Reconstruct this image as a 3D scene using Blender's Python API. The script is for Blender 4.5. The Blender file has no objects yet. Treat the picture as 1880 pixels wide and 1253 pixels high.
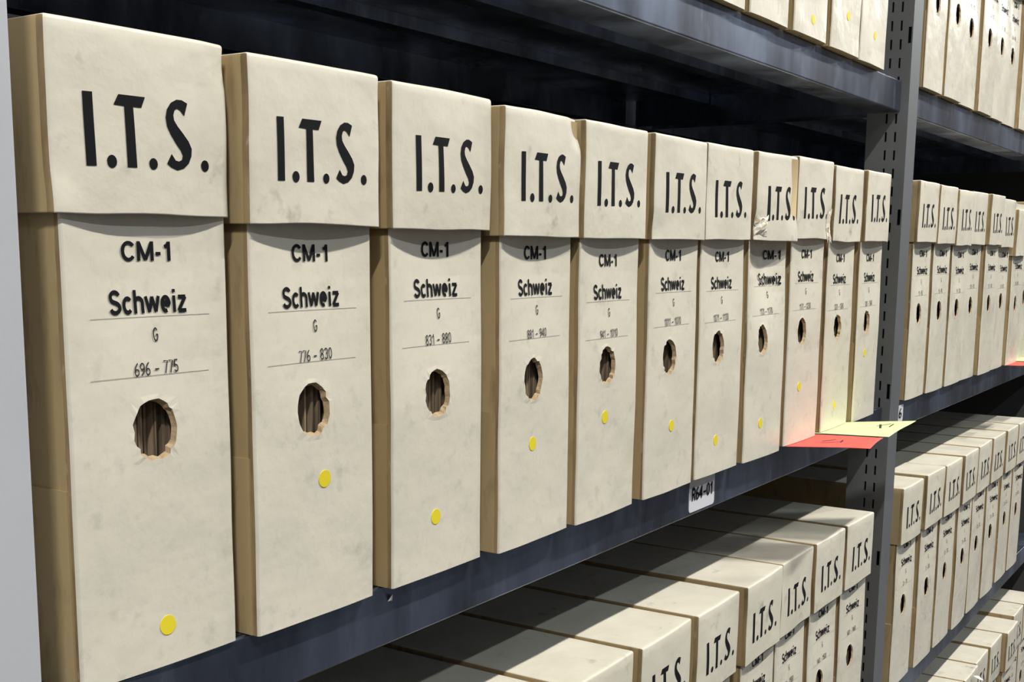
import bpy, bmesh, math, random
from mathutils import Vector, Matrix, noise

sc = bpy.context.scene
COL = sc.collection

# ------------------------------------------------------------------ camera
F_PX, W_PX, H_PX = 2219.5, 1880.0, 1253.0
cam_d = bpy.data.cameras.new('camera')
cam_d.sensor_fit = 'HORIZONTAL'
cam_d.sensor_width = 36.0
cam_d.lens = F_PX / W_PX * 36.0
cam_d.shift_x = 86.9 / W_PX
cam_d.shift_y = 184.5 / W_PX
cam_d.clip_start = 0.02
cam_d.clip_end = 60
cam = bpy.data.objects.new('camera', cam_d)
COL.objects.link(cam)
yaw, pitch, roll = math.radians(55.4819), math.radians(9.0163), math.radians(0.332)
fw = Vector((math.sin(yaw) * math.cos(pitch), math.cos(yaw) * math.cos(pitch), -math.sin(pitch)))
rt = Vector((math.cos(yaw), -math.sin(yaw), 0))
up = rt.cross(fw)
rt, up = rt * math.cos(roll) + up * math.sin(roll), up * math.cos(roll) - rt * math.sin(roll)
m = Matrix((rt, up, -fw)).transposed().to_4x4()
m.translation = Vector((-0.41899, -0.52267, 0.24567))
cam.matrix_world = m
sc.camera = cam

# ------------------------------------------------------------------ world, lamps, exposure
w = bpy.data.worlds.new('world')
sc.world = w
w.use_nodes = True
w.node_tree.nodes['Background'].inputs[0].default_value = (0.9, 0.95, 1.0, 1)
w.node_tree.nodes['Background'].inputs[1].default_value = 0.02
# two rows of ceiling tubes: the aisle's own and the next row over, cooler and dimmer
for (ly, lz, power, colr) in ((-1.33, 2.50, 92.0, (1.0, 0.975, 0.92)), (-2.50, 2.50, 23.0, (0.86, 0.93, 1.0))):
    for i in range(5):
        ld = bpy.data.lights.new('ceiling_tube', 'AREA')
        ld.shape = 'RECTANGLE'
        ld.size, ld.size_y = 0.50, 0.07
        ld.energy = power
        ld.color = colr
        lo = bpy.data.objects.new('ceiling_tube', ld)
        lo.location = (-1.70 + 3.2 * i, ly, lz)
        COL.objects.link(lo)
sc.view_settings.view_transform = 'Standard'
sc.view_settings.look = 'None'
sc.view_settings.gamma = 1.0
sc.view_settings.use_curve_mapping = False
sc.view_settings.exposure = -0.16
sc.cycles.diffuse_bounces = 2

# ------------------------------------------------------------------ materials
def mat(name, color, rough=0.6, metal=0.0, spec=0.5):
    mt = bpy.data.materials.new(name)
    mt.use_nodes = True
    b = mt.node_tree.nodes['Principled BSDF']
    b.inputs['Base Color'].default_value = (*color, 1)
    b.inputs['Roughness'].default_value = rough
    b.inputs['Metallic'].default_value = metal
    b.inputs['Specular IOR Level'].default_value = spec
    return mt

def rich(mt, layers, coord_scale=(1, 1, 1), bump=None, rough_var=None):
    """layers: (noise scale, detail, lo, hi, colour, strength) mixed over the base colour."""
    nt = mt.node_tree
    N, L = nt.nodes, nt.links
    b = N['Principled BSDF']
    tc = N.new('ShaderNodeTexCoord')
    oi = N.new('ShaderNodeObjectInfo')
    mp = N.new('ShaderNodeVectorMath'); mp.operation = 'MULTIPLY_ADD'
    mul = N.new('ShaderNodeMath'); mul.operation = 'MULTIPLY'; mul.inputs[1].default_value = 37.0
    L.new(oi.outputs['Random'], mul.inputs[0])
    L.new(tc.outputs['Object'], mp.inputs[0])
    mp.inputs[1].default_value = coord_scale
    L.new(mul.outputs[0], mp.inputs[2])
    vec = mp.outputs[0]
    cur = None
    base = tuple(b.inputs['Base Color'].default_value)
    for (s, det, lo, hi, c, k) in layers:
        n = N.new('ShaderNodeTexNoise')
        n.inputs['Scale'].default_value = s
        n.inputs['Detail'].default_value = det
        n.inputs['Roughness'].default_value = 0.6
        L.new(vec, n.inputs['Vector'])
        r = N.new('ShaderNodeMapRange')
        r.inputs[1].default_value = lo
        r.inputs[2].default_value = hi
        r.inputs[3].default_value = 0.0
        r.inputs[4].default_value = k
        L.new(n.outputs['Fac'], r.inputs[0])
        mx = N.new('ShaderNodeMix'); mx.data_type = 'RGBA'
        L.new(r.outputs[0], mx.inputs[0])
        if cur is None:
            mx.inputs[6].default_value = base
        else:
            L.new(cur, mx.inputs[6])
        mx.inputs[7].default_value = (*c, 1)
        cur = mx.outputs[2]
    if cur is not None:
        L.new(cur, b.inputs['Base Color'])
    if rough_var:
        s, a, c2 = rough_var
        n = N.new('ShaderNodeTexNoise'); n.inputs['Scale'].default_value = s
        n.inputs['Detail'].default_value = 3
        L.new(vec, n.inputs['Vector'])
        r = N.new('ShaderNodeMapRange')
        r.inputs[1].default_value = 0.35; r.inputs[2].default_value = 0.65
        r.inputs[3].default_value = a; r.inputs[4].default_value = c2
        L.new(n.outputs['Fac'], r.inputs[0])
        L.new(r.outputs[0], b.inputs['Roughness'])
    if bump:
        prev = None
        for (s, dist) in bump:
            n = N.new('ShaderNodeTexNoise'); n.inputs['Scale'].default_value = s
            n.inputs['Detail'].default_value = 3
            L.new(vec, n.inputs['Vector'])
            bp = N.new('ShaderNodeBump')
            bp.inputs['Strength'].default_value = 1.0
            bp.inputs['Distance'].default_value = dist
            L.new(n.outputs['Fac'], bp.inputs['Height'])
            if prev is not None:
                L.new(prev, bp.inputs['Normal'])
            prev = bp.outputs['Normal']
        L.new(prev, b.inputs['Normal'])
    return mt

M = {}
M['lid_paper'] = rich(mat('lid_paper', (0.79, 0.74, 0.605), 0.42),
    [(14, 3, 0.45, 0.75, (0.68, 0.63, 0.50), 0.40), (30, 5, 0.62, 0.80, (0.22, 0.20, 0.16), 0.75),
     (160, 2, 0.55, 0.8, (0.64, 0.60, 0.50), 0.25)], bump=[(17, 0.0026), (60, 0.0004), (320, 0.00010)], rough_var=(20, 0.36, 0.55))
M['body_paper'] = rich(mat('body_paper', (0.785, 0.735, 0.605), 0.30, spec=0.28),
    [(11, 3, 0.45, 0.75, (0.66, 0.62, 0.51), 0.40), (45, 6, 0.58, 0.80, (0.34, 0.32, 0.27), 0.50),
     (190, 2, 0.55, 0.8, (0.60, 0.57, 0.49), 0.30)], bump=[(16, 0.0025), (280, 0.00010)], rough_var=(14, 0.22, 0.42))
M['kraft'] = rich(mat('kraft_board', (0.47, 0.355, 0.185), 0.65, spec=0.35),
    [(9, 3, 0.42, 0.7, (0.35, 0.255, 0.125), 0.7), (60, 4, 0.55, 0.78, (0.18, 0.12, 0.055), 0.7)],
    coord_scale=(1, 1, 0.25), bump=[(60, 0.0008)])
M['kraft_edge'] = rich(mat('scuffed_board_edge', (0.34, 0.25, 0.13), 0.75, spec=0.3),
    [(40, 4, 0.42, 0.65, (0.15, 0.105, 0.05), 0.75), (120, 3, 0.62, 0.75, (0.62, 0.54, 0.40), 0.7)], coord_scale=(1, 1, 0.35), bump=[(80, 0.0008)])
M['kraft_pale'] = rich(mat('torn_board', (0.52, 0.39, 0.24), 0.8, spec=0.2),
    [(180, 4, 0.4, 0.7, (0.36, 0.24, 0.12), 0.7)], bump=[(300, 0.001)])
M['ink'] = mat('black_ink', (0.008, 0.008, 0.010), 0.7, spec=0.15)
M['ink_thin'] = mat('grey_ink', (0.04, 0.04, 0.04), 0.7, spec=0.15)
M['rule'] = mat('pencil_rule', (0.22, 0.21, 0.19), 0.6)
M['yellow'] = mat('yellow_sticker', (0.90, 0.74, 0.03), 0.5)
M['files'] = rich(mat('file_edges', (0.35, 0.265, 0.175), 0.85, spec=0.2),
    [(900, 2, 0.4, 0.6, (0.12, 0.085, 0.055), 0.85)], coord_scale=(1, 0.05, 0.02))
M['shelf'] = rich(mat('blue_grey_steel', (0.09, 0.102, 0.138), 0.35, metal=0.9, spec=0.5),
    [(7, 5, 0.40, 0.66, (0.30, 0.36, 0.50), 0.9), (40, 5, 0.58, 0.78, (0.40, 0.46, 0.60), 0.5)],
    coord_scale=(1, 1, 0.3), rough_var=(11, 0.26, 0.42), bump=[(160, 0.00005)])
M['post'] = rich(mat('grey_post_steel', (0.21, 0.22, 0.23), 0.48, metal=0.45, spec=0.5),
    [(5, 3, 0.45, 0.7, (0.17, 0.18, 0.19), 0.6)], bump=[(200, 0.00005)])
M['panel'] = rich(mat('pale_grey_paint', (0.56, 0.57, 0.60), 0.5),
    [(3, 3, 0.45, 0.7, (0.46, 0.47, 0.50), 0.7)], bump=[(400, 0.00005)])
M['slot'] = mat('slot_edge', (0.02, 0.02, 0.022), 0.8)
M['red'] = mat('red_paper', (0.84, 0.115, 0.09), 0.7, spec=0.3)
M['green'] = mat('green_paper', (0.74, 0.88, 0.40), 0.7, spec=0.3)
M['label'] = mat('white_label', (0.80, 0.80, 0.84), 0.35)
M['scrap'] = mat('white_scrap', (0.85, 0.83, 0.78), 0.6)
M['floor'] = rich(mat('dark_linoleum', (0.05, 0.05, 0.052), 0.4), [(3, 4, 0.4, 0.7, (0.035, 0.035, 0.036), 0.8)])
M['ceiling'] = rich(mat('ceiling_paint', (0.42, 0.42, 0.41), 0.9), [(2, 2, 0.4, 0.7, (0.38, 0.38, 0.37), 0.8)])
M['wall'] = rich(mat('wall_paint', (0.17, 0.17, 0.18), 0.85), [(2, 3, 0.4, 0.7, (0.15, 0.15, 0.155), 0.8)])
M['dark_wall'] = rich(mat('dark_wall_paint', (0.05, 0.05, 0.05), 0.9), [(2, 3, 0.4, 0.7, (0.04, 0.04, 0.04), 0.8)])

# ------------------------------------------------------------------ helpers
def link(name, me, parent=None, mats=(), smooth=False):
    for k in mats:
        me.materials.append(M[k])
    if smooth:
        me.polygons.foreach_set('use_smooth', [True] * len(me.polygons))
    o = bpy.data.objects.new(name, me)
    COL.objects.link(o)
    if parent is not None:
        o.parent = parent
    return o

def mesh(name, verts, faces, mi=None):
    me = bpy.data.meshes.new(name)
    me.from_pydata([tuple(v) for v in verts], [], faces)
    if mi:
        me.polygons.foreach_set('material_index', mi)
    me.update()
    return me

def tag(o, label=None, cat=None, group=None, kind=None):
    if label: o['label'] = label
    if cat: o['category'] = cat
    if group: o['group'] = group
    if kind: o['kind'] = kind
    return o

def empty(name, loc, label, cat, group=None):
    o = bpy.data.objects.new(name, None)
    o.empty_display_size = 0.05
    o.location = loc
    COL.objects.link(o)
    return tag(o, label, cat, group)

class MB:
    """collects simple shapes into one mesh"""
    def __init__(s):
        s.v, s.f, s.m = [], [], []
    def add(s, vs, fs, mi=0):
        n = len(s.v)
        s.v += [tuple(p) for p in vs]
        s.f += [tuple(i + n for i in f) for f in fs]
        s.m += [mi] * len(fs)
        return s
    def box(s, x0, x1, y0, y1, z0, z1, mi=0):
        vs = [(x, y, z) for x in (x0, x1) for y in (y0, y1) for z in (z0, z1)]
        return s.add(vs, [(0, 1, 3, 2), (4, 6, 7, 5), (0, 4, 5, 1), (2, 3, 7, 6), (0, 2, 6, 4), (1, 5, 7, 3)], mi)
    def build(s, name, mats, parent=None, smooth=False):
        return link(name, mesh(name, s.v, s.f, s.m), parent, mats, smooth)

def profile_x(mb, path, t, x0, x1, mi=0):
    """sheet of thickness t that follows a (y,z) path, extruded along x"""
    n = len(path)
    off = []
    for i, (y, z) in enumerate(path):
        a = path[max(i - 1, 0)]; b = path[min(i + 1, n - 1)]
        d = Vector((b[0] - a[0], b[1] - a[1])).normalized()
        off.append((y - d.y * t, z + d.x * t))
    vs = []
    for x in (x0, x1):
        vs += [(x, y, z) for y, z in path] + [(x, y, z) for y, z in off]
    k = 2 * n
    fs = []
    for i in range(n - 1):
        fs.append((i, i + 1, k + i + 1, k + i))
        fs.append((n + i, k + n + i, k + n + i + 1, n + i + 1))
        fs.append((i, n + i, n + i + 1, i + 1))
        fs.append((k + i, k + i + 1, k + n + i + 1, k + n + i))
    fs.append((0, k, k + n, n)); fs.append((n - 1, 2 * n - 1, k + 2 * n - 1, k + n - 1))
    mb.add(vs, fs, mi)

def arc(cy, cz, r, a0, a1, n=4):
    return [(cy + r * math.cos(math.radians(a0 + (a1 - a0) * i / n)), cz + r * math.sin(math.radians(a0 + (a1 - a0) * i / n))) for i in range(n + 1)]

# ------------------------------------------------------------------ lettering
def _bez(p0, p1, p2, p3, n=7):
    return [tuple((1 - t) ** 3 * a + 3 * (1 - t) ** 2 * t * b_ + 3 * (1 - t) * t * t * c + t ** 3 * d for a, b_, c, d in zip(p0, p1, p2, p3)) for t in [i / n for i in range(n + 1)]]

def _el(cx, cy, rx, ry, a0, a1, n=14):
    return [(cx + rx * math.cos(math.radians(a0 + (a1 - a0) * i / n)), cy + ry * math.sin(math.radians(a0 + (a1 - a0) * i / n))) for i in range(n + 1)]

# single-line letter shapes: advance width and strokes, cap height 1
GLYPH = {
    'C': (.74, [_el(.37, .5, .30, .43, 38, 322)]),
    'M': (.86, [[(.09, 0), (.09, 1)], [(.10, .96), (.43, .05)], [(.43, .05), (.76, .96)], [(.77, 1), (.77, 0)]]),
    '-': (.36, [[(.05, .37), (.31, .37)]]),
    '1': (.50, [[(.32, 0), (.32, 1)], [(.10, .74), (.24, .79), (.31, .95)]]),
    'S': (.70, [_el(.34, .72, .24, .215, 18, 200, 9) + _bez((.115, .64), (.16, .46), (.58, .55), (.59, .27))[1:] + _el(.34, .27, .25, .205, 0, -165, 9)[1:]]),
    'c': (.57, [_el(.29, .36, .21, .30, 42, 318)]),
    'h': (.60, [[(.09, 0), (.09, 1)], [(.09, .40)] + _el(.29, .44, .20, .22, 170, 0, 8) + [(.49, 0)]]),
    'w': (.80, [[(.04, .72), (.21, .05)], [(.21, .05), (.39, .70)], [(.39, .70), (.57, .05)], [(.57, .05), (.75, .72)]]),
    'e': (.59, [[(.10, .40), (.49, .40)] + _el(.29, .37, .20, .30, 0, 292)]),
    'i': (.27, [[(.13, 0), (.13, .72)], [(.13, .86), (.13, 1.0)]]),
    'z': (.52, [[(.05, .66), (.47, .66)], [(.45, .66), (.06, .06)], [(.04, .06), (.48, .06)]]),
    'G': (.62, [_el(.31, .5, .24, .44, 40, 360) + [(.55, .48)], [(.34, .48), (.58, .48)]]),
    'R': (.62, [[(.09, 0), (.09, 1)], [(.09, .94), (.32, .94)] + _el(.32, .71, .20, .23, 90, -90, 8) + [(.09, .48)], [(.32, .48), (.54, 0)]]),
    '0': (.56, [_el(.27, .5, .20, .44, 0, 360, 20)]),
    '2': (.56, [_el(.27, .72, .20, .22, 165, -20, 9) + [(.07, .06), (.49, .06)]]),
    '3': (.56, [_el(.26, .72, .20, .22, 160, -80, 9), _el(.26, .28, .21, .23, 80, -160, 9)]),
    '4': (.58, [[(.38, 0), (.38, .97), (.05, .28), (.53, .28)]]),
    '5': (.56, [[(.47, .94), (.13, .94), (.09, .52)] + _el(.27, .31, .20, .25, 125, -155, 10)]),
    '6': (.56, [[(.40, .97)] + _bez((.38, .95), (.10, .75), (.06, .45), (.07, .28)), _el(.27, .28, .20, .23, 0, 360, 16)]),
    '7': (.54, [[(.05, .94), (.48, .94), (.20, 0)]]),
    '8': (.56, [_el(.27, .73, .17, .21, 0, 360, 14), _el(.27, .27, .20, .22, 0, 360, 14)]),
    '9': (.56, [_el(.27, .70, .20, .23, 0, 360, 16), _bez((.47, .70), (.48, .45), (.42, .20), (.15, .03))]),
    '–': (.60, [[(.08, .40), (.52, .40)]]),
    ' ': (.34, []),
}
_tc = {}
def text_shape(s, bold=0.1):
    """flat lettering from thick strokes, normalised to its own bounding box: (verts, faces)"""
    key = (s, bold)
    if key in _tc:
        return _tc[key]
    V, F = [], []
    x = 0.0
    h = bold / 2
    for ch in s:
        adv, strokes = GLYPH[ch]
        for st in strokes:
            n = len(st)
            lo = []
            for i in range(n):
                a, b_ = st[max(i - 1, 0)], st[min(i + 1, n - 1)]
                d = Vector((b_[0] - a[0], b_[1] - a[1])).normalized()
                k = 1.0
                if 0 < i < n - 1:
                    e = Vector((st[i + 1][0] - st[i][0], st[i + 1][1] - st[i][1])).normalized()
                    k = 1.0 / max(0.45, abs(d.dot(e)))
                lo.append((len(V), len(V) + 1))
                V.append((x + st[i][0] - d.y * h * k, st[i][1] + d.x * h * k))
                V.append((x + st[i][0] + d.y * h * k, st[i][1] - d.x * h * k))
            for i in range(n - 1):
                F.append((lo[i][1], lo[i + 1][1], lo[i + 1][0], lo[i][0]))
        x += adv + bold * 0.25
    x0, x1 = min(v[0] for v in V), max(v[0] for v in V)
    y0, y1 = min(v[1] for v in V), max(v[1] for v in V)
    if len(s) > 1 or s != '-':
        V = [((a - x0) / (x1 - x0), (c - y0) / (y1 - y0)) for a, c in V]
    _tc[key] = (V, F)
    return _tc[key]

def text_obj(name, s, x0, x1, z0, z1, surf, parent, mt='ink', bold=0.1, slant=0.0, lift=0.0006):
    vs, fs = text_shape(s, bold)
    P = []
    for u, v in vs:
        x = x0 + u * (x1 - x0); z = z0 + v * (z1 - z0) + slant * (u - 0.5)
        P.append((x, surf(x, z) - lift, z))
    return link(name, mesh(name, P, fs), parent, [mt])

ITS_I = [(-.0411, -.0367), (-.0347, -.0365), (-.0336, -.0748), (-.0400, -.0750)]
ITS_T = [(-.0179, -.0361), (-.0002, -.0360), (-.0029, -.0419), (-.0084, -.0419), (-.0066, -.0743), (-.0132, -.0744), (-.0144, -.0420), (-.0212, -.0418)]
ITS_S = [(.0274, -.0437), (.0300, -.0365), (.0259, -.0350), (.0221, -.0351), (.0179, -.0372), (.0149, -.0411), (.0138, -.0457), (.0146, -.0502), (.0172, -.0546), (.0211, -.0595), (.0244, -.0630), (.0259, -.0659), (.0252, -.0683), (.0230, -.0692), (.0207, -.0688), (.0178, -.0653), (.0145, -.0709), (.0175, -.0728), (.0220, -.0742), (.0267, -.0729), (.0302, -.0700), (.0323, -.0657), (.0326, -.0616), (.0304, -.0577), (.0264, -.0536), (.0222, -.0496), (.0199, -.0467), (.0194, -.0438), (.0204, -.0411), (.0223, -.0400), (.0244, -.0408)]
ITS_D = [(-.0236, -.0719, .0033), (.0048, -.0716, .0030), (.0428, -.0706, .0031)]

def lettering(surf, parent, dx, dz, fat=0.0):
    bm = bmesh.new()
    polys = [list(ITS_I), list(ITS_T), list(ITS_S)]
    if fat:
        polys[0] = [(-.0420, -.0367), (-.0347, -.0365), (-.0326, -.0758), (-.0425, -.0762)]
    for cx, cz, r in ITS_D:
        polys.append([(cx + r * math.cos(a * math.tau / 14), cz + 1.06 * r * math.sin(a * math.tau / 14)) for a in range(14)])
    for Q in polys:
        vs, P = [], []
        for (xa, za), (xb, zb) in zip(Q, Q[1:] + Q[:1]):
            k = max(1, int(math.hypot(xb - xa, zb - za) / 0.004))
            P += [(xa + (xb - xa) * i / k, za + (zb - za) * i / k) for i in range(k)]
        for x, z in P:
            x += dx; z += dz
            vs.append(bm.verts.new((x, surf(x, z) - 0.0003, z)))
        bm.faces.new(vs)
    bm.normal_update()
    bmesh.ops.triangulate(bm, faces=bm.faces[:], ngon_method='BEAUTY')
    me = bpy.data.meshes.new('lid_lettering')
    bm.to_mesh(me); bm.free()
    return link('lid_lettering', me, parent, ['ink'])

# ------------------------------------------------------------------ archive box
LID_W, LID_H, DEPTH, BOX_H = 0.125, 0.100, 0.30, 0.352
BODY_W = 0.117

def steps(L, r, n):
    a = [0, r * 0.35, r]
    inner = [r + (L - 2 * r) * i / n for i in range(1, n)]
    return a + inner + [L - r, L - r * 0.35, L]

def smooth01(t):
    t = max(0.0, min(1.0, t))
    return t * t * (3 - 2 * t)

def lid_mesh(wd, skew, seed, dents, detail):
    """open-bottomed lid, z from -LID_H to 0, front face near y=0; returns mesh and the front surface function"""
    rng = random.Random(seed)
    off = Vector((rng.uniform(0, 90), rng.uniform(0, 90), rng.uniform(0, 90)))
    bulge = rng.uniform(0.0004, 0.0018)
    r = 0.0026
    def surf(x, z):
        u = max(-1, min(1, 2 * x / wd)); v = max(0, min(1, -z / LID_H))
        y = math.tan(skew) * x
        y -= bulge * (1 - u * u) * (0.4 + 0.6 * math.sin(math.pi * v))
        y += 0.0010 * noise.noise(Vector((x * 20, z * 20, 0)) + off)
        for (du, dv, rad, amt) in dents:
            d = math.hypot(u - du, (v - dv) * 1.6) / rad
            if d < 1:
                y += amt * (1 - d * d) ** 2
        return y
    xs, ys, zs = steps(wd, r, 24 if detail else 14), steps(DEPTH, r, 4), steps(LID_H, r, 20 if detail else 11)
    V, F, MI, idx = [], [], [], {}
    def vert(x, y, z):
        key = (round(x, 6), round(y, 6), round(z, 6))
        if key in idx:
            return idx[key]
        c = Vector((min(max(x, r), wd - r), min(max(y, r), DEPTH - r), min(z, LID_H - r)))
        p = Vector((x, y, z)); d = p - c
        if d.length > 1e-9 and (z > LID_H - r or x < r or x > wd - r) :
            if z <= LID_H - r: c.z = z; d = p - c
            if d.length > 1e-9: p = c + d.normalized() * min(r, max(abs(d.x), abs(d.y), abs(d.z)))
        X, Z = p.x - wd / 2, p.z - LID_H
        k = max(0.0, 1 - p.y / 0.06)
        Y = p.y + k * surf(X, Z)
        X += 0.0011 * noise.noise(Vector((p.y * 14, p.z * 22, X * 8)) + off) * abs(2 * X / wd) ** 3
        Z += 0.0014 * noise.noise(Vector((X * 18, p.y * 9, 5)) + off) * smooth01(1 - p.z / 0.05) + 0.0009 * noise.noise(Vector((X * 16, p.y * 9, 9)) + off) * smooth01(p.z / 0.05 - 1)
        idx[key] = len(V); V.append((X, Y, Z))
        return idx[key]
    def grid(A, B, fn, mi, flip):
        for i in range(len(A) - 1):
            for j in range(len(B) - 1):
                q = [fn(A[i], B[j]), fn(A[i + 1], B[j]), fn(A[i + 1], B[j + 1]), fn(A[i], B[j + 1])]
                q = [vert(*p) for p in q]
                if len(set(q)) < 4: continue
                F.append(tuple(reversed(q)) if flip else tuple(q)); MI.append(2 if (mi == 1 and A[i + 1] < 0.006) else mi)
    ys = ys[:3] + [0.0055] + ys[3:]
    grid(xs, zs, lambda a, b: (a, 0, b), 0, False)
    grid(xs, zs, lambda a, b: (a, DEPTH, b), 0, True)
    grid(xs, ys, lambda a, b: (a, b, LID_H), 0, False)
    grid(ys, zs, lambda a, b: (0, a, b), 1, True)
    grid(ys, zs, lambda a, b: (wd, a, b), 1, False)
    # rim and inner walls
    t = 0.003
    loop = [(x, 0) for x in xs] + [(wd, y) for y in ys[1:]] + [(x, DEPTH) for x in reversed(xs[:-1])] + [(0, y) for y in reversed(ys[1:-1])]
    outer = [vert(x, y, 0) for x, y in loop]
    inn, top = [], []
    for k, (x, y) in zip(outer, loop):
        X, Y, Z = V[k]
        sx = min(max(X, -wd / 2 + t), wd / 2 - t); sy = min(max(Y, t + (0 if y > 0.01 else surf(X, -LID_H))), DEPTH - t)
        inn.append(len(V)); V.append((sx, sy, Z))
    for k in inn:
        X, Y, Z = V[k]; top.append(len(V)); V.append((X, Y, -t))
    n = len(loop)
    for i in range(n):
        j = (i + 1) % n
        F.append((outer[j], outer[i], inn[i], inn[j])); MI.append(1)
        F.append((inn[j], inn[i], top[i], top[j])); MI.append(1)
    return mesh('lid', V, F, MI), surf

def body_mesh(wb, skew, bow, hole, seed, detail):
    """cardboard body, z from 0 to BOX_H, front face at y=0; hole = (x, z, rx, rz)"""
    rng = random.Random(seed * 7 + 1)
    off = Vector((rng.uniform(0, 90), rng.uniform(0, 90), rng.uniform(0, 90)))
    hx, hz, rx, rz = hole
    s = 0.024
    def surf(x, z):
        u = max(-1, min(1, 2 * x / wb))
        y = math.tan(skew) * x + bow * (0.15 + 0.85 * (1 - u * u)) * smooth01((z - 0.13) / 0.12)
        y += 0.0009 * noise.noise(Vector((x * 20, z * 16, 3)) + off)
        if z < 0.03: y -= 0.0012 * (1 - u * u) * (1 - z / 0.03)
        return y
    e = 0.0016
    nb = 8
    xs = [-wb / 2, -wb / 2 + e * .4, -wb / 2 + e] + [(-wb / 2 + e) + ((hx - s) - (-wb / 2 + e)) * i / 3 for i in (1, 2)] + [hx - s + 2 * s * i / nb for i in range(nb + 1)] + [(hx + s) + ((wb / 2 - e) - (hx + s)) * i / 3 for i in (1, 2)] + [wb / 2 - e, wb / 2 - e * .4, wb / 2]
    i0 = 5
    zs = [0, 0.002] + [0.002 + (hz - s - 0.002) * i / 6 for i in range(1, 6)] + [hz - s + 2 * s * i / nb for i in range(nb + 1)] + [hz + s + (BOX_H - hz - s) * i / 12 for i in range(1, 13)]
    j0 = 7
    V, F, MI = [], [], []
    G = {}
    for i, x in enumerate(xs):
        for j, z in enumerate(zs):
            if i0 < i < i0 + nb and j0 < j < j0 + nb: continue
            y = surf(x, z)
            ed = wb / 2 - abs(x)
            if ed < e - 1e-6: y += e if ed < 1e-6 else e * 0.35
            G[i, j] = len(V); V.append((x, y, z))
    for i in range(len(xs) - 1):
        for j in range(len(zs) - 1):
            if i0 <= i < i0 + nb and j0 <= j < j0 + nb: continue
            F.append((G[i, j], G[i + 1, j], G[i + 1, j + 1], G[i, j + 1])); MI.append(0)
    per = [(i, 0) for i in range(nb)] + [(nb, j) for j in range(nb)] + [(nb - i, nb) for i in range(nb)] + [(0, nb - j) for j in range(nb)]
    sub = 2 if detail else 1
    ring0 = [G[i0 + a, j0 + b] for a, b in per]
    n = len(per)
    def ringpt(k):
        a, b = per[k]
        x = xs[i0 + a] - hx; z = zs[j0 + b] - hz
        return math.atan2(z, x)
    rag = [rng.uniform(-0.02, 0.02) + (rng.choice([0, 0, 0, 0, 0, 0.04, -0.05, -0.09]) if detail else 0) for _ in range(n)]
    prev = ring0
    hole_ring = []
    for q in (0.55, 1.0):
        cur = []
        for k in range(n):
            a = ringpt(k)
            R = 1 + rag[k] * q
            ex, ez = hx + rx * R * math.cos(a), hz + rz * R * math.sin(a)
            ox, oz = V[ring0[k]][0], V[ring0[k]][2]
            x, z = ox + (ex - ox) * q, oz + (ez - oz) * q
            y = surf(x, z) - (0.0005 * rng.random() if q == 1.0 else 0)
            cur.append(len(V)); V.append((x, y, z))
        for k in range(n):
            l = (k + 1) % n
            F.append((prev[k], prev[l], cur[l], cur[k])); MI.append(0)
        prev = cur
    # board thickness inside the hole
    for dy, sc_ in ((0.0015, 0.965), (0.0034, 0.93)) if detail else ((0.0008, 0.98), (0.0018, 0.96)):
        cur = []
        for k in range(n):
            x, y, z = V[prev[k]]
            jit = 1 + rng.uniform(-0.03, 0.03)
            x, z = hx + (x - hx) * sc_ * jit, hz + (z - hz) * sc_ * jit
            cur.append(len(V)); V.append((x, surf(x, z) + dy, z))
        for k in range(n):
            l = (k + 1) % n
            F.append((prev[k], prev[l], cur[l], cur[k])); MI.append(2)
        prev = cur
    # sides, back, inner face
    nz = len(zs); nx = len(xs)
    for i, flip in ((0, True), (nx - 1, False)):
        col = [G[i, j] for j in range(nz)]
        bk, ek = [], []
        for j in range(nz):
            x, y, z = V[col[j]]
            ek.append(len(V)); V.append((x, y + 0.0035 + 0.0012 * noise.noise(Vector((z * 40, x * 50, 1)) + off), z))
            bk.append(len(V)); V.append((x, DEPTH - 0.012, z))
        for j in range(nz - 1):
            for pa, pb, mi_ in ((col, ek, 3), (ek, bk, 1)):
                f = (pa[j], pb[j], pb[j + 1], pa[j + 1])
                F.append(tuple(reversed(f)) if flip else f); MI.append(mi_)
        if i == 0: bl = bk
        else: br = bk
    F.append((br[0], bl[0], bl[-1], br[-1])); MI.append(0)
    F.append(tuple([G[i, 0] for i in range(nx)][::-1]) + (bl[0], br[0])); MI.append(1)
    return mesh('body', V, F, MI), surf

def disc(name, cx, cz, r, surf, parent, mt, t=0.0004):
    n = 20
    vs = [(cx + r * math.cos(a * math.tau / n), 0, cz + r * math.sin(a * math.tau / n)) for a in range(n)]
    P = [(x, surf(x, z) - t, z) for x, _, z in vs] + [(x, surf(x, z) + 0.0002, z) for x, _, z in vs]
    F = [tuple(range(n))] + [(i, i + n, (i + 1) % n + n, (i + 1) % n) for i in range(n)]
    return link(name, mesh(name, P, F), parent, [mt])

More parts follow.
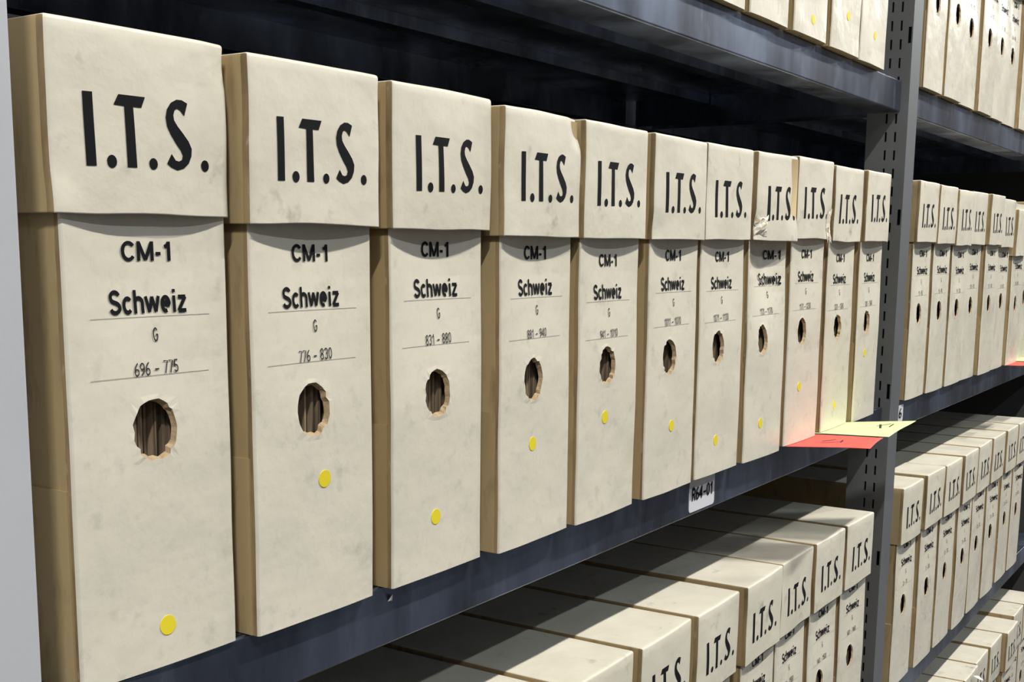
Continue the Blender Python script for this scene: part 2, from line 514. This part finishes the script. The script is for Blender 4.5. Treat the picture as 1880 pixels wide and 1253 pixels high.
def archive_box(x, y, z, label, group, seed, skew=0.0, lift=0.0, dw=0.0, rng_text='', letter='G', dot=None,
                hole=(-0.004, 0.141), dprint=(0, 0), dits=(0, 0), recess=0.0045, bow=None, detail=True, dents=(),
                plain_lid=False, fat=0.0, body_dx=0.0, thin_top=False):
    rnd = random.Random(seed + 1000)
    root = empty('archive_box', (x, y, z), label, 'archive box', group)
    lm, ls = lid_mesh(LID_W + dw, skew, seed, list(dents), detail)
    lid = link('lid', lm, root, ['lid_paper', 'kraft', 'kraft_edge'], True)
    lid.location = (0, 0, BOX_H + 0.008 + lift)
    if not plain_lid:
        lettering(ls, lid, dits[0] + dw * 0.3, dits[1], fat)
    if bow is None: bow = rnd.uniform(0.0055, 0.0085)
    bm_, bs = body_mesh(BODY_W, skew, bow, (hole[0], hole[1], 0.0158, 0.0180), seed, detail)
    body = link('body', bm_, root, ['body_paper', 'kraft', 'kraft_pale', 'kraft_edge'], False)
    body.location = (body_dx, recess, 0)
    pz = dprint[1]
    kx = (x + 0.419) / (y + 0.5227)
    def shift(zz):      # print sits a little further along where the front bows inward
        return dprint[0] + 0.002 + kx * bow * smooth01((zz + pz - 0.13) / 0.12)
    px = shift(0.244)
    text_obj('code_print', 'CM-1', px - 0.0195, px + 0.0155, pz + 0.2383, pz + 0.2495, bs, body, 'ink', 0.172, lift=0.0006 if bow < 0.01 else 0.0014)
    px = shift(0.215)
    text_obj('country_print', 'Schweiz', px - 0.0293, px + 0.0262, pz + 0.2086, pz + 0.2224, bs, body, 'ink', 0.172, lift=0.0006 if bow < 0.01 else 0.0014)
    for zz in (0.2068, 0.1732):
        px = shift(zz)
        mb = MB()
        p = [(-0.043 + 0.086 * i / 8 + px, zz + pz) for i in range(9)]
        for i in range(8):
            (xa, za), (xb, zb) = p[i], p[i + 1]
            mb.add([(xa, bs(xa, za) - .0003, za), (xb, bs(xb, zb) - .0003, zb), (xb, bs(xb, zb + .00026) - .0003, zb + .00026), (xa, bs(xa, za + .00026) - .0003, za + .00026)], [(0, 1, 2, 3)])
        mb.build('rule_line', ['rule'], body)
    px = shift(0.197)
    text_obj('letter_print', letter, px + 0.0012, px + 0.0050, pz + 0.1925, pz + 0.2007, bs, body, 'ink_thin', 0.12)
    px = shift(0.177)
    if rng_text:
        wdt = 0.032 * len(rng_text) / 9.0
        text_obj('range_print', rng_text, px + 0.0033 - wdt / 2, px + 0.0033 + wdt / 2, pz + 0.1737, pz + 0.1815, bs, body, 'ink_thin', 0.11, slant=0.0006)
    if dot:
        disc('sticker', dot[0], dot[1], 0.0059, bs, body, 'yellow')
    # doubled board on the lower sides
    for sgn in (-1, 1):
        sb = MB()
        xa, xb = sgn * BODY_W / 2, sgn * (BODY_W / 2 + 0.0014)
        hh = 0.118 + rnd.uniform(-0.004, 0.005)
        sb.box(min(xa, xb), max(xa, xb), 0.004 + math.tan(skew) * xa, DEPTH - 0.014, 0.0005, hh)
        o = sb.build('side_board', ['kraft'], root)
        o.location = (body_dx, recess, 0)
    # the files seen through the finger hole
    fb = MB()
    xx = -BODY_W / 2 + 0.004
    while xx < BODY_W / 2 - 0.006:
        tt = rnd.uniform(0.0008, 0.0034) if detail else rnd.uniform(0.004, 0.008)
        y0 = 0.0085 + rnd.uniform(0, 0.009)
        fb.box(xx, xx + tt * 0.9, y0, DEPTH - 0.03, 0.004, 0.170)
        xx += tt
    o = fb.build('file_stack', ['files'], root)
    o.location = (body_dx, recess, 0)
    o['kind'] = 'stuff'
    return root, lid, body, ls, bs

# ------------------------------------------------------------------ the room
def structure(name, x0, x1, y0, y1, z0, z1, mt):
    o = MB().box(x0, x1, y0, y1, z0, z1).build(name, [mt])
    o['kind'] = 'structure'
    return o
FLOOR = -1.10
structure('floor', -2.0, 12.5, -3.7, 0.60, FLOOR - 0.05, FLOOR, 'floor')
structure('ceiling', -2.0, 12.5, -3.7, 0.60, 2.65, 2.70, 'ceiling')
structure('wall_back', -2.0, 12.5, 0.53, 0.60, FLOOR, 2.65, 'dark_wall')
structure('wall_front', -2.0, 12.5, -3.7, -3.65, FLOOR, 2.65, 'wall')
structure('wall_left', -2.05, -2.0, -3.7, 0.60, FLOOR, 2.65, 'wall')
structure('end_light_blocker', 3.16, 3.22, 0.02, 0.53, FLOOR, 2.65, 'dark_wall')  # added slab, keeps lamp light out of the far bay's open end
structure('wall_right', 12.5, 12.55, -3.7, 0.60, FLOOR, 2.65, 'wall')

# ------------------------------------------------------------------ shelving
LIP_Y, LIP_H, BACK_Y = 0.0165, 0.0465, 0.490
def shelf(x0, x1, z, label):
    root = empty('metal_shelf', ((x0 + x1) / 2, 0.25, z), label, 'shelf', 'steel shelves of the rack')
    ox, oy, oz = -(x0 + x1) / 2, -0.25, -z
    def place(o):
        o.location = (ox, oy, oz); return o
    mb = MB()
    mb.box(x0, x1, LIP_Y + 0.004, BACK_Y - 0.002, z - 0.0018, z)
    place(mb.build('deck', ['shelf'], root))
    r = 0.0022
    path = [(LIP_Y + 0.030, z - 0.0001)] + arc(LIP_Y + r, z - r, r, 90, 180) + arc(LIP_Y + r, z - LIP_H + r, r, 180, 270) + [(LIP_Y + 0.046, z - LIP_H), (LIP_Y + 0.047, z - LIP_H + 0.001), (LIP_Y + 0.047, z - LIP_H + 0.012)]
    path = path[1:]
    mb = MB(); profile_x(mb, path, 0.0012, x0, x1)
    place(mb.build('front_lip', ['shelf'], root, False))
    mb = MB(); mb.box(x0, x1, BACK_Y - 0.002, BACK_Y, z - LIP_H, z - 0.0002); mb.box(x0, x1, BACK_Y - 0.025, BACK_Y - 0.002, z - LIP_H, z - LIP_H + 0.0012)
    place(mb.build('back_lip', ['shelf'], root))
    for xa in (x0, x1 - 0.0015):
        mb = MB(); mb.box(xa, xa + 0.0015, LIP_Y + 0.05, BACK_Y - 0.027, z - LIP_H, z - 0.002)
        place(mb.build('side_lip', ['shelf'], root))
    for fy in (0.18, 0.33):
        mb = MB(); mb.box(x0 + 0.004, x1 - 0.004, fy, fy + 0.022, z - 0.016, z - 0.002)
        place(mb.build('stiffener', ['shelf'], root))
    return root, (ox, oy, oz)

PX0, PX1 = 1.5463, 1.5978
B1X0, B1X1 = -0.041, PX0 - 0.0015
B2X0, B2X1 = PX1 + 0.0015, 3.135
Z_A, Z_B, Z_C, Z_D = 0.0, -0.5144, 0.5062, -1.027
sA, oA = shelf(B1X0, B1X1, Z_A, 'dark blue-grey steel shelf under the large front row, printed label on its lip')
sC, oC = shelf(B1X0, B1X1, Z_C, 'scuffed blue-grey steel shelf overhead, seen from below with a dark underside')
sB, oB = shelf(B1X0, B1X1, Z_B, 'steel shelf under the lower near row of boxes, almost hidden by them')
sA2, oA2 = shelf(B2X0, B2X1, Z_A, 'dark steel shelf beyond the post, with a small label bearing a numeral six')
sC2, oC2 = shelf(B2X0, B2X1, Z_C, 'steel shelf overhead beyond the post, under the glossy upper boxes')
sB2, oB2 = shelf(B2X0, B2X1, Z_B, 'near-black thin edged steel shelf beyond the post, over the lowest boxes')
sD2, oD2 = shelf(B2X0, B2X1, Z_D, 'bottom steel shelf beyond the post, hidden under the lowest boxes')

def shelf_label(root, off, x0, x1, z0, z1, text, tx0, tx1, tz0, tz1):
    y = LIP_Y - 0.0006
    r = 0.004
    pts = [(x0, z1), (x0, z0 + r), (x0 + r * .3, z0 + r * .3), (x0 + r, z0), (x1 - r, z0), (x1 - r * .3, z0 + r * .3), (x1, z0 + r), (x1, z1)]
    n = len(pts)
    V = [(a, y, b) for a, b in pts] + [(a, LIP_Y, b) for a, b in pts]
    F = [tuple(range(n))] + [(i, i + n, (i + 1) % n + n, (i + 1) % n) for i in range(n)]
    lb = link('shelf_label', mesh('shelf_label', V, F), root, ['label'])
    lb.location = off
    text_obj('label_print', text, tx0, tx1, tz0, tz1, lambda a, b: y, lb, 'ink', 0.15)
    tag(lb, 'white plastic label with black print')
shelf_label(sA, oA, 0.8040, 0.8735, -0.0424, -0.0022, 'R64–01', 0.8100, 0.8660, -0.0300, -0.0135)
shelf_label(sA2, oA2, 1.6330, 1.6720, -0.0362, -0.0080, '6', 1.6455, 1.6620, -0.0300, -0.0125)
mb = MB()
mb.add([(0.2645, LIP_Y - .0006, -0.013), (0.2690, LIP_Y - .0012, -0.0135), (0.2705, LIP_Y - .0006, -0.0095), (0.2670, LIP_Y - .003, -0.0075), (0.2665, LIP_Y - .0025, -0.0115)], [(0, 1, 4), (1, 2, 4), (2, 3, 4), (3, 0, 4)])
o = mb.build('paper_scrap', ['scrap'], sA); o.location = oA
tag(o, 'tiny white scrap stuck to the lip')

# slotted upright
post = empty('slotted_post', ((PX0 + PX1) / 2, 0.03, FLOOR), 'grey slotted steel upright between the two shelf bays', 'post')
def place_post(o):
    o.location = (-(PX0 + PX1) / 2, -0.03, -FLOOR); return o
PY0, PY1, PZ1 = 0.004, 0.0665, 1.45
t = 0.0018
mb = MB(); mb.box(PX0, PX1, PY0, PY0 + t, FLOOR, PZ1)
place_post(mb.build('front_face', ['post'], post))
def slotted_plate(x0, x1):
    mb = MB()
    y = PY0 + t
    # (y centre, width, slot length, pitch, phase)
    for yc, wd, ln, pitch, ph in ((0.0085, 0.0048, 0.024, 0.2740, 0.5736), (0.0217, 0.0030, 0.0150, 0.0277, 0.6162), (0.0360, 0.0030, 0.0150, 0.0277, 0.6168)):
        mb.box(x0, x1, y, yc - wd / 2, FLOOR, PZ1)
        y = yc + wd / 2
        z = ph + pitch * math.floor((PZ1 - 0.05 - ph) / pitch)
        top = PZ1
        while z - ln > FLOOR + 0.02:
            mb.box(x0, x1, yc - wd / 2, yc + wd / 2, z + ln / 2, top)
            top = z - ln / 2
            z -= pitch
        mb.box(x0, x1, yc - wd / 2, yc + wd / 2, FLOOR, top)
    mb.box(x0, x1, y, PY1, FLOOR, PZ1)
    o = place_post(mb.build('slotted_plate', ['post'], post))
    return o
slotted_plate(PX0, PX0 + t)
mb = MB(); mb.box(PX1 - t, PX1, PY0 + t, PY1, FLOOR, PZ1)
place_post(mb.build('far_plate', ['post'], post))
mb = MB(); mb.box(PX0 + t, PX0 + 0.014, PY1 - t, PY1, FLOOR, PZ1); mb.box(PX1 - 0.014, PX1 - t, PY1 - t, PY1, FLOOR, PZ1)
place_post(mb.build('rear_flange', ['post'], post))
# rear upright of the same frame
rear = empty('rear_post', ((PX0 + PX1) / 2, 0.50, FLOOR), 'dark rear steel upright in the gloom behind the boxes, under the overhead shelf', 'post')
mb = MB(); mb.box(PX0 + 0.006, PX1 - 0.006, 0.4925, 0.4945, FLOOR, PZ1); mb.box(PX0 + 0.006, PX0 + 0.008, 0.4945, 0.525, FLOOR, PZ1); mb.box(PX1 - 0.008, PX1 - 0.006, 0.4945, 0.525, FLOOR, PZ1)
o = mb.build('rear_face', ['shelf'], rear); o.location = (-(PX0 + PX1) / 2, -0.50, -FLOOR)

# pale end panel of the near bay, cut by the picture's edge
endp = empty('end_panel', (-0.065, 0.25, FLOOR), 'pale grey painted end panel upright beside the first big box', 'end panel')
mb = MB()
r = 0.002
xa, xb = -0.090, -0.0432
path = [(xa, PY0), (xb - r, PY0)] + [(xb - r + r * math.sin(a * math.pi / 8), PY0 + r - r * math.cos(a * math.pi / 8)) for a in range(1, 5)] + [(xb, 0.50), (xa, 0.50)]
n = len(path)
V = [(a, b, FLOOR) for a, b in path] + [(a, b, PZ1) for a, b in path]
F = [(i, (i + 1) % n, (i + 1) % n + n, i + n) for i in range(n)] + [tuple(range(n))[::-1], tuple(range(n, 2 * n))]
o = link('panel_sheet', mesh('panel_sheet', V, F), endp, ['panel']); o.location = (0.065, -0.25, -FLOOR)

# ------------------------------------------------------------------ boxes, near bay, middle shelf
D = math.radians
GA = 'archive boxes in the near middle row'
rowA = [  # x, y, skew, lift, dw, range, letter, dot(dx,z), print(dx,dz), its(dx,dz), label
    (.0470, .0143, -1.08, .0037, .0001, '696 – 775', 'G', (.0032, .0242), (-.0042, 0), (0, 0), 'largest cream archive box, beside the pale end panel, printed range 696 – 775'),
    (.1786, .0026, -0.09, .0009, -.0003, '776 – 830', 'G', (.0064, .0933), (-.006, -.0008), (.002, .0012), 'cream archive box printed 776 – 830, second from the pale end panel'),
    (.3157, .0014, 0.48, .0002, .001, '831 – 880', 'G', (-.0045, .0445), (-.0075, .0020), (.003, .0015), 'cream archive box printed 831 – 880, torn finger hole, third from the end panel'),
    (.4481, -.0041, 1.48, -.0037, .0002, '881 – 940', 'G', (-.0053, .0844), (-.0075, -.0002), (.002, .003), 'cream archive box printed 881 – 940, ragged hole, fourth from the end panel'),
    (.5756, -.0048, 1.03, -.0034, -.0004, '941 – 1010', 'G', (-.0064, .0932), (-.009, -.0070), (0, .003), 'cream archive box printed 941 – 1010, fifth from the end panel'),
    (.7139, -.0043, 0.67, -.0033, .0001, '1011 – 1070', 'G', (.002, .0680), (-.008, -.0025), (.001, .001), 'cream archive box printed 1011 – 1070, sixth from the end panel'),
    (.8435, -.0025, -0.39, -.0026, .0004, '1071 – 1130', 'G', (-.0051, .0369), (-.010, -.0040), (-.001, -.001), 'seventh cream archive box from the end panel, above the printed shelf label'),
    (.9771, -.0057, -0.66, -.0022, .0001, '1131 – 1170', 'G', (-.0106, .0422), (-.013, -.0022), (.009, -.001), 'archive box with torn lower lid corner and thick first letter, eighth from the end panel'),
    (1.1200, -.0028, -1.04, .0016, .0002, '1171 – 1230', 'G', (-.0132, .0725), (-.012, -.0020), (-.002, 0), 'cream archive box glowing pink above the red slip, ninth from the end panel'),
    (1.2688, .0006, 0.63, -.0005, .0001, '1231 – 1280', 'G', (-.0035, .0322), (-.012, -.0075), (-.004, -.001), 'cream archive box tinted green above the green slip, tenth from the end panel'),
    (1.4041, -.0009, 1.38, .0007, -.0003, '1281 – 1340', 'G', (-.0129, .0983), (-.014, -.0062), (-.001, .003), 'last cream archive box of the near middle row, beside the slotted post'),
]
holesA = [(-.0006, .1419), (-.003, .1408), (-.002, .1391), (-.0059, .1389), (-.0035, .1406), (-.0073, .1393), (-.0075, .1411), (-.012, .1424), (-.012, .143), (-.0077, .1416), (-.012, .1435)]
dentsA = {0: [(-0.95, 0.97, 0.35, -0.0012), (0.95, 0.1, 0.3, 0.002)], 3: [(0.98, 0.05, 0.4, 0.0055)], 5: [(-0.9, 0.95, 0.4, 0.002)], 7: [(0.9, 0.95, 0.6, -0.004), (-0.95, 0.88, 0.4, 0.003)], 8: [(0.9, 0.8, 0.4, 0.0035)]}
lids = {}
for i, (x, y, a, l, dw, rt_, le, dot, dp, di, lab) in enumerate(rowA):
    lift_base = 0.0011 if i in (8, 9) else 0.0
    res = archive_box(x, y, lift_base, lab, GA, 11 + i, D(a), l - lift_base, dw, rt_, le, dot, holesA[i], dp, di,
                      bow=0.016 if i == 7 else None, dents=dentsA.get(i, ()), fat=1.0 if i == 7 else 0.0, recess=0.0010 if i == 0 else 0.0045,
                      body_dx=(0.002 if i == 0 else 0.0) if i < 7 else -0.003)
    lids[i] = (res[1], res[3])

def torn(lid, ls, cx, cz, sx, sz, seed, mats):
    """crumpled flap of torn covering paper on a lid"""
    rng = random.Random(seed)
    n = 7
    V, F, MI = [], [], []
    for i in range(n + 1):
        for j in range(n + 1):
            u, v = i / n * 2 - 1, j / n * 2 - 1
            k = 1 + 0.18 * rng.uniform(-1, 1)
            x, z = cx + u * sx * k, cz + v * sz * k
            edge = 1 - max(abs(u), abs(v)) ** 2
            V.append((x, ls(x, z) - 0.0004 - edge * rng.uniform(0.001, 0.0042), z))
    for i in range(n):
        for j in range(n):
            a = i * (n + 1) + j
            F.append((a, a + n + 1, a + n + 2, a + 1)); MI.append(1 if (rng.random() < 0.16 and len(mats) > 1) else 0)
    o = link('torn_paper', mesh('torn_paper', V, F, MI), lid, mats)
    tag(o, 'crumpled torn covering paper')
torn(*lids[7], -0.046, -0.083, 0.015, 0.011, 5, ['lid_paper', 'kraft_pale'])
torn(*lids[8], 0.055, -0.082, 0.009, 0.020, 8, ['lid_paper', 'kraft_pale'])

def row(specs, z, group, base_seed, start, step, labels, recess=0.005):
    n0 = start
    for k, (s, lab) in enumerate(zip(specs, labels)):
        x, y, a, l = s[:4]
        opt = s[4] if len(s) > 4 else {}
        rt_ = f'{n0} – {n0 + step - 1}'; n0 += step
        rnd = random.Random(base_seed + k)
        archive_box(x, y, z, lab, group, base_seed + k, D(a), l, 0.0, rt_, 'G', opt.get('dot'), opt.get('hole', (-0.006 + rnd.uniform(-.002, .002), 0.143)),
                    (-0.010 + rnd.uniform(-.003, .003), rnd.uniform(-.004, .004)), (rnd.uniform(-.004, .002), rnd.uniform(-.002, .002)), recess=recess,
                    detail=False, plain_lid=opt.get('plain', False))

NTH = ['first', 'second', 'third', 'fourth', 'fifth', 'sixth', 'seventh', 'eighth']
# near bay, lower shelf (listed away from the post)
specB = [(1.4047, -.0025, -1.02, -.0004), (1.266, -.0014, -.33, -.0004), (1.1328, -.0002, 1.2, -.0007), (1.0009, -.0047, 1.0, -.0004), (.858, -.0033, 1.0, -.0008), (.7216, -.002, 1.0, -.0007), (.584, 0, .5, 0), (.449, .001, .3, 0)]
labB = ['cream archive box in the lower near row, right beside the slotted post'] + [f'cream archive box in the lower near row, {n} from the slotted post' for n in ('second', 'third', 'fourth', 'fifth', 'sixth')] + ['archive box showing mostly its lid top, seventh from the post, lower near row', 'cut-off cream archive box nearest the bottom edge of the picture, lower near row']
row(specB, Z_B, 'archive boxes in the near lower row', 101, 1401, 60, labB)
# near bay, upper shelf (visible bottoms only)
specC = [(1.359, .002, 0, 0, {'dot': (.003, .040)}), (1.231, .0005, 0, 0, {'dot': (.006, .047)}), (1.0925, .0, 0, 0, {'dot': (.006, .0215)}), (.9605, .002, 0, 0), (.830, .003, 0, 0)]
labC = ['glossy cream archive box on the overhead near shelf, beside the slotted post'] + [f'glossy archive box on the overhead near shelf, {n} from the slotted post' for n in ('second', 'third', 'fourth')] + ['archive box at the top picture edge, farthest from the post on the overhead shelf']
row(specC, Z_C, 'archive boxes in the near upper row', 201, 301, 45, labC)
# far bay, middle shelf
specA2 = [(1.7172, .0055, .41, .0023), (1.8467, .0038, .33, .001), (1.9800, .0036, .6, -.0012), (2.107, .006, .3, .0011), (2.2408, -.0003, .26, .0011), (2.375, .003, .5, -.0028), (2.508, -.002, 0, -.021, {'plain': True, 'hole': (-.006, .134)}), (2.642, .004, 0, 0)]
labA2 = ['cream archive box in the far middle row, first beyond the slotted post'] + [f'cream archive box in the far middle row, {n} beyond the slotted post' for n in NTH[1:6]] + ['low plain-lidded archive box tinted red, seventh beyond the post, middle row', 'archive box cut by the picture edge, eighth beyond the post in the middle row']
row(specA2, Z_A, 'archive boxes in the far middle row', 301, 11, 40, labA2)
# far bay, lower shelf
specB2 = [(1.738, .0054, -.6, .0005), (1.8792, .001, -.1, .003), (2.0185, .0005, -.1, .0009), (2.160, -.0013, .6, .0009), (2.2953, .0002, .5, .0014), (2.4326, -.0007, -.2, .0018), (2.5916, .0009, .4, -.0003), (2.724, 0, 0, 0)]
labB2 = ['cream archive box in the far lower row, first beyond the slotted post'] + [f'cream archive box in the far lower row, {n} beyond the slotted post' for n in NTH[1:7]] + ['cream archive box cut by the picture edge, eighth beyond the post in the lower row']
row(specB2, Z_B, 'archive boxes in the far lower row', 401, 21, 50, labB2)
# far bay, upper shelf
specC2 = [(1.694, .001, 0, 0, {'hole': (-.004, .138)}), (1.828, 0, 0, 0, {'hole': (-.003, .140)}), (1.957, .006, 0, 0, {'hole': (-.004, .137)}), (2.088, .001, 0, 0, {'hole': (-.004, .138)}), (2.216, .005, 0, 0, {'hole': (-.002, .140)}), (2.345, .009, 0, 0, {'hole': (-.004, .138)}), (2.476, .001, 0, 0), (2.606, .003, 0, 0)]
labC2 = ['shiny cream archive box in the far upper row, first beyond the slotted post'] + [f'shiny cream archive box in the far upper row, {n} beyond the slotted post' for n in NTH[1:7]] + ['archive box at the top picture corner, eighth beyond the post in the upper row']
row(specC2, Z_C, 'archive boxes in the far upper row', 501, 31, 35, labC2)
# far bay, lowest shelf
specD2 = [(2.180, 0, 0, 0), (2.311, -.002, 0, 0), (2.444, .0035, 0, 0), (2.5875, .001, 0, 0), (2.720, -.011, 0, 0), (2.882, .005, 0, 0), (3.015, .004, 0, 0)]
labD2 = ['archive box lid just entering the bottom picture edge, nearest the post in the lowest row'] + [f'archive box in the lowest far row, bright lid top, {n} from the post' for n in NTH[1:5]] + ['archive box in the lowest far row, sixth from the post, after the gap', 'archive box in the lowest far row, seventh and last from the post']
row(specD2, Z_D, 'archive boxes in the far lowest row', 601, 41, 30, labD2)

# ------------------------------------------------------------------ paper slips
def slip(name, label, p00, p10, p01, p11, mt, waves, marks, cat='paper slip'):
    """thin curled sheet between four ground corners (inner left, inner right, outer left, outer right)"""
    n = 14
    c = Vector(((p00[0] + p10[0]) / 2, 0.0, 0.0))
    root = bpy.data.objects.new(name, None)
    def P(u, v):
        x = (p00[0] * (1 - u) + p10[0] * u) * (1 - v) + (p01[0] * (1 - u) + p11[0] * u) * v
        y = (p00[1] * (1 - u) + p10[1] * u) * (1 - v) + (p01[1] * (1 - u) + p11[1] * u) * v
        z = 0.0004 + waves(u, v)
        return (x, y, z)
    V, F = [], []
    for i in range(n + 1):
        for j in range(n + 1):
            V.append(P(i / n, j / n))
    k = len(V)
    V += [(x, y, z - 0.0003) for x, y, z in V]
    for i in range(n):
        for j in range(n):
            a = i * (n + 1) + j
            q = (a, a + 1, a + n + 2, a + n + 1)
            F.append(q); F.append(tuple(b + k for b in reversed(q)))
    bd = [i * (n + 1) for i in range(n + 1)] + [n * (n + 1) + j for j in range(1, n + 1)] + [i * (n + 1) + n for i in range(n - 1, -1, -1)] + [j for j in range(n - 1, 0, -1)]
    for i in range(len(bd)):
        a, b = bd[i], bd[(i + 1) % len(bd)]
        F.append((a, b, b + k, a + k))
    o = link(name, mesh(name, V, F), None, [mt], True)
    tag(o, label, cat)
    mb = MB()
    for (u0, v0, u1, v1, wd) in marks:
        m_ = 6
        pts = [(u0 + (u1 - u0) * i / m_, v0 + (v1 - v0) * i / m_) for i in range(m_ + 1)]
        for i in range(m_):
            (ua, va), (ub, vb) = pts[i], pts[i + 1]
            q = [P(ua, va), P(ub, vb), P(ub, vb + wd), P(ua, va + wd)]
            mb.add([(x, y, z + 0.00025) for x, y, z in q], [(0, 1, 2, 3)])
    if marks:
        mb.build('handwriting', ['ink_thin'], o)
    return o
slip('red_paper_slip', 'curled red paper slip sticking out under the ninth box by the post', (1.055, 0.02), (1.186, 0.02), (1.1185, -0.0894), (1.2217, -0.0767), 'red',
     lambda u, v: max(0, v - .2) * (0.0022 * math.sin(3.0 * u + 0.4) - 0.0008) - 0.004 * max(0, v - .75) * (1 - u),
     [(0.30, 0.42, 0.42, 0.62, 0.03), (0.42, 0.40, 0.60, 0.50, 0.03), (0.36, 0.62, 0.56, 0.60, 0.02)])
slip('green_paper_slip', 'curled pale green paper slip sticking out in front of the slotted post', (1.196, 0.02), (1.327, 0.02), (1.2400, -0.0790), (1.4074, -0.0718), 'green',
     lambda u, v: max(0, v - .25) * (0.0045 * (u - 0.55) + 0.0012 * math.sin(5 * u)),
     [(0.45, 0.72, 0.75, 0.62, 0.03), (0.62, 0.62, 0.80, 0.74, 0.03), (0.55, 0.80, 0.78, 0.78, 0.02)])
slip('red_paper_slip', 'small red paper slip under the plain low box at the picture edge', (2.450, 0.02), (2.566, 0.02), (2.462, -0.030), (2.570, -0.030), 'red', lambda u, v: 0.0, [])
slip('green_paper_slip', 'small pale green paper slip cut by the picture edge', (2.580, 0.02), (2.70, 0.02), (2.600, -0.040), (2.71, -0.040), 'green', lambda u, v: 0.0, [])

# white folded tab sticking out of a lid in the lowest row
mb = MB()
mb.add([(0, 0, 0), (0.022, -0.004, -0.006), (0.026, -0.018, -0.014), (0.004, -0.016, -0.008), (0.012, -0.009, -0.002)], [(0, 1, 4), (1, 2, 4), (2, 3, 4), (3, 0, 4)])
o = mb.build('paper_tab', ['scrap'])
o.location = (2.30, -0.006, Z_D + 0.358)
tag(o, 'white folded paper tab poking from a lid of the lowest row', 'paper tab')
